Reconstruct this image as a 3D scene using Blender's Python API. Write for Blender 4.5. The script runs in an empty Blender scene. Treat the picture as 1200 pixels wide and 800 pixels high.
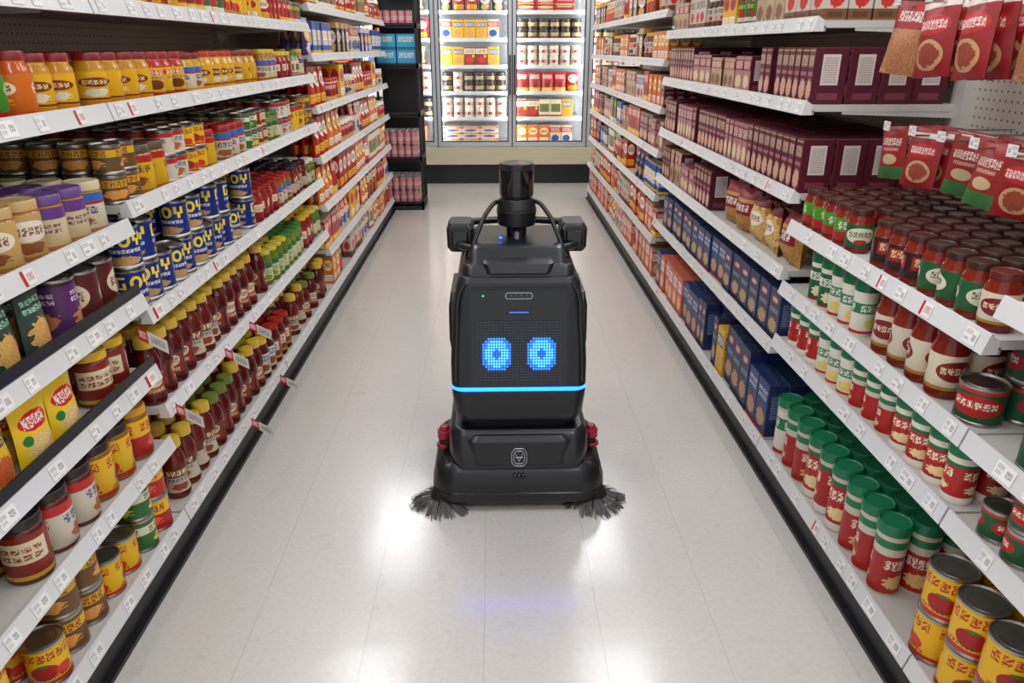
import bpy, bmesh, math, random
import numpy as np
from mathutils import Vector, Matrix
R = random.Random(11)
scene = bpy.context.scene
try:
    scene.view_settings.view_transform = 'Standard'
    scene.view_settings.look = 'None'
except Exception: pass

# ------------------------------------------------------------------ colours / materials
def C(h, a=1.0):
    h = h.lstrip('#'); o = []
    for i in (0, 2, 4):
        v = int(h[i:i+2], 16)/255
        o.append(v/12.92 if v <= .04045 else ((v+.055)/1.055)**2.4)
    return (o[0], o[1], o[2], a)

def newmat(name):
    m = bpy.data.materials.new(name); m.use_nodes = True
    nt = m.node_tree; b = nt.nodes['Principled BSDF']
    return m, nt, b

def simple(name, col, rough=.5, metal=0, emit=None, es=0, coat=0, trans=0, spec=None):
    m, nt, b = newmat(name)
    b.inputs['Base Color'].default_value = C(col)
    b.inputs['Roughness'].default_value = rough
    b.inputs['Metallic'].default_value = metal
    b.inputs['Coat Weight'].default_value = coat
    if spec is not None: b.inputs['Specular IOR Level'].default_value = spec
    if emit:
        b.inputs['Emission Color'].default_value = C(emit)
        b.inputs['Emission Strength'].default_value = es
    if trans: b.inputs['Transmission Weight'].default_value = trans
    return m

class G:
    def __init__(s, nt): s.nt = nt; s.l = nt.links.new
    def put(s, sock, v):
        if v is None: return
        if isinstance(v, bpy.types.NodeSocket): s.l(v, sock)
        else: sock.default_value = v
    def m(s, op, a, b=None, c=None):
        n = s.nt.nodes.new('ShaderNodeMath'); n.operation = op
        for i, v in enumerate((a, b, c)): s.put(n.inputs[i], v)
        return n.outputs[0]
    def v(s, op, a, b=None):
        n = s.nt.nodes.new('ShaderNodeVectorMath'); n.operation = op
        s.put(n.inputs[0], a); s.put(n.inputs[1], b)
        return n.outputs['Value'] if op in ('LENGTH', 'DOT_PRODUCT', 'DISTANCE') else n.outputs[0]
    def sep(s, a):
        n = s.nt.nodes.new('ShaderNodeSeparateXYZ'); s.l(a, n.inputs[0]); return n.outputs
    def comb(s, x, y, z=0.0):
        n = s.nt.nodes.new('ShaderNodeCombineXYZ')
        for i, q in enumerate((x, y, z)): s.put(n.inputs[i], q)
        return n.outputs[0]
    def mix(s, f, a, b):
        n = s.nt.nodes.new('ShaderNodeMixRGB')
        s.put(n.inputs[0], f); s.put(n.inputs[1], a); s.put(n.inputs[2], b)
        return n.outputs[0]
    def noise(s, vec, sc, det=1.0):
        n = s.nt.nodes.new('ShaderNodeTexNoise'); n.inputs['Scale'].default_value = sc
        n.inputs['Detail'].default_value = det; s.l(vec, n.inputs['Vector']); return n.outputs[0]
    def uv(s):
        n = s.nt.nodes.new('ShaderNodeTexCoord'); return n.outputs['UV']
    def gen(s):
        n = s.nt.nodes.new('ShaderNodeNewGeometry'); return n.outputs['Position']

_cnt = [0]
def label(name, bg, elems, rough=.4, coat=0.0):
    m, nt, b = newmat(name); g = G(nt); _cnt[0] += 1
    U = g.sep(g.uv()); u = g.m('FRACT', U[0]); P = g.comb(u, U[1])
    gi = nt.nodes.new('ShaderNodeNewGeometry'); rnd = gi.outputs['Random Per Island']
    # print-run variation between individual packages
    col = g.mix(g.m('MULTIPLY', rnd, .16), C(bg), tuple(x*.45 if i < 3 else 1 for i, x in enumerate(C(bg))))
    for ei, e in enumerate(elems):
        k = e[0]
        if k in ('rect', 'text'):
            _, u0, u1, v0, v1, c = e[:6]
            q = g.v('SUBTRACT', P, ((u0+u1)/2, (v0+v1)/2, 0))
            q = g.v('DIVIDE', q, ((u1-u0)/2, (v1-v0)/2, 1))
            S = g.sep(g.v('ABSOLUTE', q))
            mk = g.m('LESS_THAN', g.m('MAXIMUM', S[0], S[1]), 1.0)
            if k == 'text':
                nch, rows = e[6], e[7]
                t = g.v('MULTIPLY', q, (nch*1.6, rows*2.2, 0))
                t = g.v('ADD', t, (_cnt[0]*3.7 % 31, 3.1+ei*5.3, 0))
                nz = g.noise(t, 1.0, 0.0)
                a = g.m('LESS_THAN', g.m('ABSOLUTE', g.m('SUBTRACT', nz, .5)), .05)
                S2 = g.sep(q)
                fr = g.m('LESS_THAN', g.m('FRACT', g.m('MULTIPLY', g.m('ADD', S2[1], 1.0), rows/2)), .68 if rows > 1 else 1.1)
                fx = g.m('LESS_THAN', g.m('FRACT', g.m('MULTIPLY', g.m('ADD', S2[0], 1.0), nch/2)), .82)
                mk = g.m('MULTIPLY', g.m('MULTIPLY', mk, g.m('MULTIPLY', fr, fx)), g.m('MAXIMUM', a, g.m('GREATER_THAN', nz, .57)))
        elif k == 'ell':
            _, cu, cv, ru, rv, c = e[:6]
            q = g.v('DIVIDE', g.v('SUBTRACT', P, (cu, cv, 0)), (ru, rv, 1))
            mk = g.m('LESS_THAN', g.v('LENGTH', q), 1.0)
        elif k == 'food':
            _, cu, cv, ru, rv, c, sc = e[:7]
            q = g.v('DIVIDE', g.v('SUBTRACT', P, (cu, cv, 0)), (ru, rv, 1))
            nz = g.noise(q, sc*1.0, 1.0)
            mk = g.m('LESS_THAN', g.m('ADD', g.v('LENGTH', q), g.m('MULTIPLY', g.m('SUBTRACT', nz, .5), 1.0)), .9)
            col = g.mix(mk, col, C(c))
            n2 = g.noise(q, sc*3.0, 2.0)
            m2 = g.m('MULTIPLY', mk, g.m('MULTIPLY', g.m('SUBTRACT', n2, .42), 4.0))
            n_ = nt.nodes.new('ShaderNodeClamp'); nt.links.new(m2, n_.inputs[0])
            c4 = tuple(min(1, x*1.6+.03) if i < 3 else 1 for i, x in enumerate(C(c)))
            col = g.mix(g.m('MULTIPLY', n_.outputs[0], .8), col, c4); continue
        col = g.mix(mk, col, C(c))
    nt.links.new(col, b.inputs['Base Color'])
    b.inputs['Roughness'].default_value = rough
    b.inputs['Coat Weight'].default_value = coat
    return m

_sm = {}
def S(col, rough=.4, metal=0):
    k = (col, rough, metal)
    if k not in _sm: _sm[k] = simple('plain_'+col.strip('#'), col, rough, metal)
    return _sm[k]

def auto(name, bg, pal, seed=0):
    t = seed % 5
    c1, c2, c3 = (pal*3)[:3]
    if t == 0:
        e = [('rect', 0, 1, .82, 1, c1), ('ell', .5, .55, .38, .2, c2), ('text', .2, .8, .47, .63, c3, 5, 1), ('food', .5, .2, .35, .16, c1, 2)]
    elif t == 1:
        e = [('rect', 0, 1, 0, .22, c1), ('text', .1, .9, .66, .88, c2, 6, 1), ('food', .5, .4, .33, .17, c3, 2.5), ('text', .2, .8, .06, .16, c2, 10, 1)]
    elif t == 2:
        e = [('ell', .5, .68, .4, .2, c1), ('text', .18, .82, .6, .76, c2, 5, 1), ('rect', .1, .9, .1, .32, c3), ('text', .15, .85, .13, .29, bg, 9, 2)]
    elif t == 3:
        e = [('rect', 0, 1, .62, .9, c1), ('text', .1, .9, .66, .86, bg, 6, 1), ('food', .5, .3, .4, .2, c2, 3), ('ell', .8, .5, .12, .08, c3)]
    else:
        e = [('rect', .08, .92, .3, .75, c1), ('text', .14, .86, .52, .7, c2, 5, 1), ('text', .2, .8, .34, .47, c3, 9, 2), ('rect', 0, 1, .05, .14, c2)]
    return label(name, bg, e)

# ------------------------------------------------------------------ templates
class T:
    def __init__(s): s.V = []; s.F = []; s.role = []; s.UV = []; s.sm = []
    def done(s):
        s.V = np.array(s.V, dtype=np.float64)
        s.lv = np.array([i for f in s.F for i in f], dtype=np.int64)
        s.lt = np.array([len(f) for f in s.F], dtype=np.int64)
        s.uv = np.array([q for f in s.UV for q in f], dtype=np.float64)
        s.smn = np.array(s.sm, dtype=bool)
        s.roles = sorted(set(s.role)); s.ri = np.array([s.roles.index(r) for r in s.role])
        return s

def lathe(prof, N=18, rep=3, cap='lid', sy=1.0):
    t = T()
    zs = [z for i, (r, z, ro) in enumerate(prof) if ro == 'label'] + [prof[i-1][1] for i in range(1, len(prof)) if prof[i][2] == 'label']
    z0, z1 = (min(zs), max(zs)) if zs else (0, 1)
    runs = []; cur = [0]
    for i in range(1, len(prof)):
        if i > 1:
            a = math.atan2(prof[i][1]-prof[i-1][1], prof[i][0]-prof[i-1][0])
            b = math.atan2(prof[i-1][1]-prof[i-2][1], prof[i-1][0]-prof[i-2][0])
            if prof[i][2] != prof[i-1][2] or abs((a-b+math.pi) % (2*math.pi)-math.pi) > math.radians(50):
                runs.append(cur); cur = [i-1]
        cur.append(i)
    runs.append(cur)
    for run in runs:
        base = len(t.V)
        for i in run:
            r, z, _ = prof[i]
            for j in range(N):
                a = 2*math.pi*j/N
                t.V.append((r*math.cos(a), r*math.sin(a)*sy, z))
        for q in range(len(run)-1):
            i = run[q+1]
            for j in range(N):
                k = (j+1) % N
                t.F.append([base+q*N+j, base+q*N+k, base+(q+1)*N+k, base+(q+1)*N+j])
                va = (prof[run[q]][1]-z0)/(z1-z0); vb = (prof[i][1]-z0)/(z1-z0)
                t.UV.append([(rep*j/N, va), (rep*(j+1)/N, va), (rep*(j+1)/N, vb), (rep*j/N, vb)])
                t.role.append(prof[i][2]); t.sm.append(True)
    r, z, _ = prof[-1]; base = len(t.V)
    for j in range(N):
        a = 2*math.pi*j/N; t.V.append((r*math.cos(a), r*math.sin(a)*sy, z))
    t.F.append(list(range(base, base+N)))
    t.UV.append([(.5+.5*math.cos(2*math.pi*j/N), .5+.5*math.sin(2*math.pi*j/N)) for j in range(N)])
    t.role.append(cap); t.sm.append(False)
    return t.done()

def t_can(r, h, N=21):
    return lathe([(r*.95, 0, 'metal'), (r*1.015, .002, 'metal'), (r*1.015, .006, 'metal'), (r*.985, .008, 'metal'), (r*.985, h-.008, 'label'),
                  (r*1.02, h-.006, 'metal'), (r*1.02, h-.001, 'metal'), (r*.97, h, 'metal'), (r*.93, h-.005, 'metal'), (r*.74, h-.005, 'metal'),
                  (r*.72, h-.003, 'metal'), (r*.6, h-.004, 'metal')], N, 2, 'metal')
def t_jar(r, h, N=21, lidh=.018, lr=.86):
    b = h-lidh
    return lathe([(r*.9, 0, 'glass'), (r, .008, 'glass'), (r, h*.14, 'glass'), (r*1.01, h*.14+.0005, 'label'), (r*1.01, h*.66, 'label'), (r, h*.66+.0005, 'glass'),
                  (r*.98, h*.74, 'glass'), (r*(lr-.02), b-.006, 'glass'), (r*(lr-.04), b, 'glass'), (r*lr, b+.001, 'lid'), (r*lr, h-.003, 'lid'), (r*(lr-.04), h, 'lid'),
                  (r*(lr-.12), h-.0015, 'lid')], N, 2, 'lid')
def t_tub(r, h, N=21, lidh=.022):
    b = h-lidh
    return lathe([(r*.92, 0, 'glass'), (r, .006, 'glass'), (r, h*.08, 'glass'), (r*1.01, h*.08+.0005, 'label'), (r*1.01, h*.78, 'label'), (r*.97, b-.003, 'glass'), (r*.9, b, 'glass'),
                  (r*.96, b+.001, 'lid'), (r*.96, h-.003, 'lid'), (r*.9, h, 'lid'), (r*.8, h-.002, 'lid')], N, 2, 'lid')
def t_shaker(r, h, N=21, lidh=.03):
    b = h-lidh
    return lathe([(r*.93, 0, 'glass'), (r*.97, .006, 'glass'), (r*.97, .012, 'label'), (r*.97, b-.014, 'label'), (r*.99, b-.004, 'glass'), (r*.99, b, 'glass'),
                  (r*1.04, b+.001, 'lid'), (r*1.04, h-.005, 'lid'), (r*.98, h, 'lid'), (r*.9, h-.001, 'lid'), (r*.86, h-.004, 'lid')], N, 2, 'lid')
def t_bottle(r, h, N=18):
    return lathe([(r*.9, 0, 'glass'), (r, .01, 'glass'), (r*1.0, h*.12, 'glass'), (r*.86, h*.24, 'label'), (r*.84, h*.38, 'label'), (r*1.0, h*.52, 'label'), (r*.98, h*.62, 'glass'),
                  (r*.8, h*.74, 'glass'), (r*.58, h*.8, 'glass'), (r*.56, h*.85, 'glass'), (r*.78, h*.851, 'lid'), (r*.78, h*.94, 'lid'), (r*.72, h*.99, 'lid'), (r*.6, h, 'lid')], N, 2, 'lid')

def t_box(d, w, h, bev=.0025):
    bm = bmesh.new(); bmesh.ops.create_cube(bm, size=1)
    for v in bm.verts: v.co = Vector((v.co.x*d, v.co.y*w, (v.co.z+.5)*h))
    bmesh.ops.bevel(bm, geom=bm.edges[:], offset=bev, segments=1, affect='EDGES')
    t = T(); bm.faces.ensure_lookup_table()
    for f in bm.faces:
        n = f.normal; base = len(t.V)
        a = [abs(n.x), abs(n.y), abs(n.z)]
        uv = []
        for v in f.verts:
            t.V.append(tuple(v.co))
            x, y, z = v.co.x/d+.5, v.co.y/w+.5, v.co.z/h
            if a[0] >= a[1] and a[0] >= a[2]: uv.append((y if n.x > 0 else 1-y, z))
            elif a[1] >= a[2]: uv.append((x if n.y < 0 else 1-x, z))
            else: uv.append((y, x))
        t.F.append(list(range(base, base+len(f.verts)))); t.UV.append([(min(.999, max(.001, p)), q) for p, q in uv])
        t.role.append('front' if max(a) == a[0] else ('side' if max(a) == a[1] else 'top')); t.sm.append(False)
    z = h+.0004
    for (x0, x1, y0, y1) in ((-.002, .0, -w*.46, w*.46),):
        base = len(t.V); t.V += [(x0, y0, z), (x1, y0, z), (x1, y1, z), (x0, y1, z)]
        t.F.append([base, base+1, base+2, base+3]); t.UV.append([(0, 0)]*4); t.role.append('seam'); t.sm.append(False)
    bm.free(); return t.done()

def t_pouch(w, h, th, both=False, seed=1, n=8):
    t = T()
    def P(i, j, s):
        u = i/n*2-1; v = j/n
        pv = (math.sin(math.pi*v)**.55 if both else (1-v**3.2)*(.75+.25*math.sin(math.pi*min(1, v*1.4))))
        b = th/2*max(0, 1-abs(u)**2.6)*pv
        wr = (math.sin(u*9+v*7+seed)*.5+math.sin(u*4-v*13+seed*2)*.5)*th*.09*(1-abs(u))*(v < .97)
        wx = w/2*(1-.05*math.sin(math.pi*v))
        return (s*(b+.0008)+wr, u*wx, v*h)
    for s in (1, -1):
        base = len(t.V)
        for j in range(n+1):
            for i in range(n+1): t.V.append(P(i, j, s))
        for j in range(n):
            for i in range(n):
                q = [base+j*(n+1)+i, base+j*(n+1)+i+1, base+(j+1)*(n+1)+i+1, base+(j+1)*(n+1)+i]
                uv = [(i/n, j/n), ((i+1)/n, j/n), ((i+1)/n, (j+1)/n), (i/n, (j+1)/n)]
                uv = [(min(.999, max(.001, a)), b) for a, b in uv]
                if s < 0: q = q[::-1]; uv = [(1-a, b) for a, b in uv[::-1]]
                t.F.append(q); t.UV.append(uv); t.role.append('front'); t.sm.append(True)
    return t.done()

class Acc:
    def __init__(s, name): s.name = name; s.V = []; s.LV = []; s.LT = []; s.UV = []; s.SM = []; s.MI = []; s.mats = []; s.n = 0
    def mi(s, m):
        if m not in s.mats: s.mats.append(m)
        return s.mats.index(m)
    def add(s, t, roles, M):
        A = np.array(M)
        v = t.V @ A[:3, :3].T + A[:3, 3]
        s.V.append(v); s.LV.append(t.lv+s.n); s.LT.append(t.lt); s.UV.append(t.uv); s.SM.append(t.smn)
        idx = np.array([s.mi(roles.get(r, roles.get('front', roles.get('label')))) for r in t.roles])
        s.MI.append(idx[t.ri]); s.n += len(v)
    def box(s, x0, x1, y0, y1, z0, z1, mat):
        V = np.array([(x, y, z) for z in (z0, z1) for y in (y0, y1) for x in (x0, x1)], dtype=float)
        F = [(0, 2, 3, 1), (4, 5, 7, 6), (0, 1, 5, 4), (2, 6, 7, 3), (0, 4, 6, 2), (1, 3, 7, 5)]
        s.V.append(V); s.LV.append(np.array([i for f in F for i in f])+s.n); s.LT.append(np.full(6, 4))
        uv = []
        for f in F: uv += [(0, 0), (1, 0), (1, 1), (0, 1)]
        s.UV.append(np.array(uv, dtype=float)); s.SM.append(np.zeros(6, bool)); s.MI.append(np.full(6, s.mi(mat))); s.n += 8
    def quad(s, pts, mat, uv=((0, 0), (1, 0), (1, 1), (0, 1))):
        s.V.append(np.array(pts, dtype=float)); s.LV.append(np.arange(4)+s.n); s.LT.append(np.array([4]))
        s.UV.append(np.array([(min(.999, max(.001, a)), b) for a, b in uv])); s.SM.append(np.zeros(1, bool)); s.MI.append(np.array([s.mi(mat)])); s.n += 4
    def build(s, parent=None):
        if not s.V: return None
        me = bpy.data.meshes.new(s.name)
        V = np.concatenate(s.V); LV = np.concatenate(s.LV); LT = np.concatenate(s.LT); UV = np.concatenate(s.UV)
        me.vertices.add(len(V)); me.vertices.foreach_set('co', V.astype(np.float32).ravel())
        me.loops.add(len(LV)); me.loops.foreach_set('vertex_index', LV.astype(np.int32))
        me.polygons.add(len(LT)); st = np.concatenate([[0], np.cumsum(LT)[:-1]])
        me.polygons.foreach_set('loop_start', st.astype(np.int32))
        me.polygons.foreach_set('material_index', np.concatenate(s.MI).astype(np.int32))
        me.polygons.foreach_set('use_smooth', np.concatenate(s.SM))
        ul = me.uv_layers.new(name='UVMap'); ul.data.foreach_set('uv', UV.astype(np.float32).ravel())
        for m in s.mats: me.materials.append(m)
        me.update(calc_edges=True); me.validate()
        o = bpy.data.objects.new(s.name, me); scene.collection.objects.link(o)
        if parent: o.parent = parent
        return o

def X4(x, y, z, rz=0, sc=1.0, rx=0, ry=0):
    return Matrix.Translation((x, y, z)) @ Matrix.Rotation(rz, 4, 'Z') @ Matrix.Rotation(ry, 4, 'Y') @ Matrix.Rotation(rx, 4, 'X') @ Matrix.Scale(sc, 4)

# ------------------------------------------------------------------ products
METAL = simple('tin_metal', '#b4b1aa', .3, 1.0)
SEAM = S('#6a6258', .6)
def prod(t, w, d, h, **roles):
    roles.setdefault('metal', METAL); roles.setdefault('seam', SEAM)
    return dict(t=t, w=w, d=d, h=h, m=roles, round=('label' in roles))
def can(r, h, lab): return prod(t_can(r, h), 2*r+.003, 2*r+.003, h, label=lab)
def jar(r, h, lab, lid, glass, **k): return prod(t_jar(r, h, **k), 2*r+.004, 2*r+.004, h, label=lab, lid=S(lid, .3), glass=S(glass, .12))
def tub(r, h, lab, lid, glass): return prod(t_tub(r, h), 2*r+.004, 2*r+.004, h, label=lab, lid=S(lid, .3), glass=S(glass, .2))
def shaker(r, h, lab, lid, glass): return prod(t_shaker(r, h), 2*r+.006, 2*r+.006, h, label=lab, lid=S(lid, .32), glass=S(glass, .3))
def bottle(r, h, lab, lid, glass): return prod(t_bottle(r, h), 2*r+.004, 2*r+.004, h, label=lab, lid=S(lid, .3), glass=S(glass, .12))
def box(d, w, h, f, side=None, top='#8a2030'): return prod(t_box(d, w, h), w+.002, d+.002, h, front=f, side=side or f, top=S(top, .45))
def pouch(w, h, th, f, both=False, seed=1): return prod(t_pouch(w, h, th, both, seed), w+.004, th+.006, h, front=f)

red, yel, grn, blu, wht, blk = '#c41a1c', '#f4bf12', '#1c7a3a', '#123c8c', '#efe9dc', '#15120f'
L = {}
L['jam_pink'] = label('jam_pink', '#c82050', [('ell', .5, .6, .35, .25, '#f7d4dc'), ('text', .2, .8, .5, .7, '#a01038', 5, 1), ('food', .5, .2, .3, .18, '#8c0a28', 2)])
L['jam_red'] = label('jam_red', '#a0181e', [('rect', .1, .9, .4, .8, wht), ('text', .15, .85, .45, .75, red, 5, 2), ('food', .5, .2, .3, .15, '#e8503a', 2)])
L['jam_green'] = label('jam_green', '#44922a', [('ell', .5, .6, .35, .25, '#e6f2c8'), ('text', .2, .8, .5, .7, '#1c5a1c', 5, 1), ('food', .5, .2, .3, .18, '#d02838', 2)])
L['jam_orange'] = label('jam_orange', '#e07010', [('ell', .5, .6, .35, .25, '#fff0c8'), ('text', .2, .8, .5, .7, '#a83808', 5, 1), ('food', .5, .2, .3, .18, '#f8c030', 2)])
L['cheese'] = label('cheese', '#f0b408', [('ell', .5, .62, .36, .17, '#7c3018'), ('text', .22, .78, .54, .7, '#ffe9a0', 5, 1), ('food', .5, .25, .3, .15, '#e8e0c0', 2), ('rect', 0, 1, 0, .06, '#8a1010')])
L['cheese2'] = label('cheese2', '#f4c210', [('rect', 0, 1, .70, .9, '#d8281c'), ('text', .1, .9, .71, .88, '#fff4c0', 6, 1), ('ell', .5, .3, .25, .2, '#7a3a10'), ('text', .1, .9, .52, .64, '#204080', 8, 1)])
L['pbyel'] = label('pbyel', '#ecb818', [('rect', 0, 1, .80, 1, '#b82018'), ('text', .12, .88, .5, .72, '#6a2a10', 5, 1), ('food', .5, .25, .3, .14, '#8a4a18', 2)])
L['pbwht'] = label('pbwht', '#e4d8ba', [('rect', 0, 1, .75, 1, '#3a6ab0'), ('rect', 0, 1, .68, .75, red), ('text', .12, .88, .4, .62, '#203878', 5, 1), ('food', .5, .18, .3, .14, '#a05a28', 2)])
L['pbtan'] = label('pbtan', '#cfa860', [('ell', .5, .6, .4, .25, '#efe6d0'), ('text', .2, .8, .5, .7, '#7a3a18', 6, 1), ('food', .5, .2, .3, .14, '#8a4a20', 2)])
L['pbpurp'] = label('pbpurp', '#e0cc9a', [('rect', 0, 1, .7, 1, '#6a3a88'), ('text', .12, .88, .35, .62, '#5a2a70', 5, 2)])
L['coffee'] = label('coffee', '#5a1c14', [('ell', .5, .55, .38, .3, '#e4d2b0'), ('text', .2, .8, .45, .65, '#6a1010', 5, 1)])
L['bluecan'] = label('bluecan', '#0d2a7c', [('rect', .10, .17, .55, .9, '#ffe23a'), ('rect', .10, .32, .84, .9, '#ffe23a'), ('rect', .10, .32, .55, .61, '#ffe23a'), ('rect', .25, .32, .55, .74, '#ffe23a'),
    ('ell', .53, .725, .13, .18, '#ffe23a'), ('ell', .53, .725, .06, .10, '#0d2a7c'), ('rect', .70, .77, .68, .9, '#ffe23a'), ('rect', .85, .92, .68, .9, '#ffe23a'), ('rect', .775, .845, .55, .74, '#ffe23a'),
    ('text', .1, .9, .38, .48, '#ffffff', 9, 1), ('food', .5, .17, .4, .14, '#b89058', 3), ('rect', 0, 1, .0, .04, wht)])
L['redjar'] = label('redjar', '#a01816', [('rect', .1, .9, .35, .8, '#f1e4c6'), ('text', .15, .85, .45, .7, red, 5, 2)])
L['olive'] = label('olive', '#d9d6a4', [('rect', 0, 1, .7, 1, '#2c6a2c'), ('text', .12, .88, .4, .64, '#1c4a1c', 5, 2), ('ell', .5, .2, .2, .14, '#8aa030')])
L['sauce'] = label('sauce', '#4a120c', [('rect', .06, .94, .1, .9, '#8c2a1c'), ('ell', .5, .6, .34, .25, '#e9d6b0'), ('text', .2, .8, .5, .7, '#7a0c0c', 5, 1), ('text', .2, .8, .18, .3, '#f0d8a0', 8, 1)])
L['sauce2'] = label('sauce2', '#c8b89c', [('rect', 0, 1, .60, 1, '#6a1c14'), ('text', .1, .9, .66, .92, '#ffe7b0', 5, 1), ('text', .1, .9, .42, .55, '#28407c', 6, 1), ('food', .5, .2, .3, .14, '#8a3418', 2)])
L['ppouch'] = label('ppouch', '#5c2a62', [('food', .5, .3, .42, .22, '#b8744c', 3), ('text', .12, .88, .62, .86, '#e6c9ec', 6, 2), ('rect', 0, 1, .94, 1, '#2a1a2c')])
L['gpouch'] = label('gpouch', '#2f4438', [('food', .5, .35, .42, .24, '#c89850', 3), ('text', .12, .88, .66, .88, '#a6e0c0', 5, 2), ('rect', 0, 1, .94, 1, '#1a2418')])
L['kpouch'] = label('kpouch', '#23202a', [('food', .5, .35, .42, .24, '#a04868', 3), ('text', .12, .88, .66, .88, '#e8b0d0', 5, 2)])
L['ypouch'] = label('ypouch', '#f0c010', [('rect', .08, .92, .62, .84, '#2a2a70'), ('text', .12, .88, .65, .81, '#f6dc50', 5, 1), ('food', .5, .33, .4, .2, '#b0501c', 3), ('rect', .1, .9, .04, .12, red)])
L['ypouch2'] = label('ypouch2', '#f2ca20', [('ell', .5, .7, .38, .14, '#c81c1c'), ('text', .2, .8, .62, .78, wht, 5, 1), ('food', .5, .33, .4, .2, '#d0b070', 3), ('ell', .2, .45, .1, .08, grn)])
L['tomcan'] = label('tomcan', '#f0bc0c', [('rect', 0, 1, .0, .1, '#c8201c'), ('text', .06, .94, .68, .92, '#b3161a', 6, 1), ('ell', .42, .36, .22, .22, '#a81218'), ('ell', .72, .3, .14, .15, '#d8301c'), ('ell', .42, .56, .1, .04, '#2c7a2c'), ('text', .1, .9, .12, .2, '#503010', 12, 1)])
L['tomcan2'] = label('tomcan2', '#b81c1a', [('rect', 0, 1, .55, 1, '#f1bc10'), ('text', .06, .94, .64, .9, '#b3161a', 6, 1), ('food', .5, .3, .36, .2, '#e9602c', 2)])
L['redcan'] = label('redcan', '#a81418', [('rect', 0, 1, .4, .62, '#e9dfc9'), ('text', .1, .9, .42, .6, '#202020', 6, 1), ('ell', .5, .82, .2, .1, grn), ('food', .5, .2, .3, .14, '#e8502c', 2)])
L['gredcan'] = label('gredcan', '#1c5430', [('ell', .5, .5, .42, .33, '#b01818'), ('text', .18, .82, .42, .64, '#f6ecd0', 6, 1), ('rect', 0, 1, .9, 1, '#c42020')])
L['mixcan'] = label('mixcan', '#6c4c24', [('rect', 0, 1, .6, .9, '#e0b01c'), ('text', .1, .9, .63, .87, '#8a1c10', 6, 1), ('food', .5, .3, .36, .2, '#d89040', 2)])
L['greencan'] = label('greencan', '#346c2e', [('rect', 0, 1, .55, .85, '#e9dfc0'), ('text', .1, .9, .6, .8, '#1c5a28', 6, 1), ('food', .5, .26, .36, .2, '#d8b040', 2)])
L['whitecan'] = label('whitecan', '#dcd2bc', [('rect', 0, 1, .78, 1, '#c02420'), ('text', .1, .9, .5, .72, '#204080', 6, 1), ('food', .5, .24, .36, .2, '#b06030', 2)])
L['chili'] = label('chili', '#8c2416', [('rect', .08, .92, .38, .86, '#e4d4ae'), ('text', .14, .86, .46, .8, '#8a1414', 5, 2), ('rect', 0, 1, 0, .1, '#e0b020')])
L['parm_g'] = label('parm_g', '#18643e', [('rect', 0, 1, .62, .86, wht), ('text', .08, .92, .64, .84, '#1a6b43', 6, 1), ('food', .5, .3, .38, .2, '#e0d0a0', 3), ('rect', 0, 1, 0, .06, red)])
L['parm_r'] = label('parm_r', '#b4201e', [('rect', 0, 1, .0, .14, wht), ('text', .1, .9, .6, .82, '#fff0d0', 5, 1), ('food', .5, .34, .36, .14, '#e8c890', 3), ('rect', 0, 1, .9, 1, '#1a6b43')])
L['parm_w'] = label('parm_w', '#e4e0d0', [('rect', 0, 1, .56, .84, '#1c7a4c'), ('text', .08, .92, .6, .8, wht, 5, 1), ('food', .5, .28, .3, .16, '#e0c060', 3), ('rect', 0, 1, 0, .08, '#c02420')])
L['parm_gr'] = label('parm_gr', '#d0ccb8', [('rect', 0, 1, .0, .72, '#ac201c'), ('rect', 0, 1, .86, 1, '#1c7a4c'), ('text', .16, .84, .46, .64, wht, 5, 1), ('food', .5, .22, .34, .14, '#d8b070', 3)])
L['pizza'] = label('pizza', '#1c6030', [('ell', .5, .52, .4, .34, '#e6dfc4'), ('text', .2, .8, .45, .68, '#1a5a2a', 5, 1), ('ell', .5, .25, .16, .1, red)])
L['pizza2'] = label('pizza2', '#341210', [('rect', .08, .92, .35, .85, '#ac2018'), ('text', .14, .86, .5, .8, '#f4e0b0', 5, 1)])
L['pizza3'] = label('pizza3', '#4c9c24', [('rect', 0, 1, .0, .4, '#b82820'), ('text', .12, .88, .5, .85, wht, 5, 1)])
L['ragu'] = label('ragu', '#e4d9be', [('ell', .5, .55, .38, .3, '#841818'), ('text', .2, .8, .47, .66, '#f4e4b8', 5, 1), ('rect', 0, 1, 0, .1, '#b88a30')])
L['burg'] = label('burg', '#561026', [('food', .5, .25, .46, .2, '#c89884', 3.5), ('text', .1, .9, .66, .86, '#e0bca8', 6, 1), ('rect', .12, .88, .5, .57, '#a8626c'), ('rect', 0, 1, .93, .96, '#b99060')])
L['burg_s'] = label('burg_s', '#541026', [('rect', .24, .76, .34, .88, '#d8ccc4'), ('text', .29, .71, .38, .84, '#8a7a76', 9, 11), ('rect', .2, .8, .08, .2, '#7a3848')])
L['pink'] = label('pink', '#b07a7c', [('rect', 0, 1, .6, .9, '#7c1f34'), ('text', .1, .9, .64, .86, '#f0d8c8', 6, 1), ('food', .5, .3, .4, .2, '#d8bc94', 3)])
L['beige'] = label('beige', '#bda480', [('rect', 0, 1, .64, .9, '#96303a'), ('text', .1, .9, .67, .87, '#f0e4c8', 6, 1), ('food', .5, .3, .4, .2, '#7c4a2c', 3)])
L['blue'] = label('blue', '#16264c', [('ell', .5, .80, .26, .07, '#b8242a'), ('text', .28, .72, .76, .84, wht, 6, 1), ('food', .5, .28, .40, .16, '#a8845c', 3.5), ('text', .15, .85, .54, .63, '#8c9cb8', 8, 1)])
L['blue_s'] = label('blue_s', '#182c58', [('rect', .15, .85, .3, .85, '#223c70'), ('text', .2, .8, .35, .8, '#94a2bc', 8, 9)])
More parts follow.
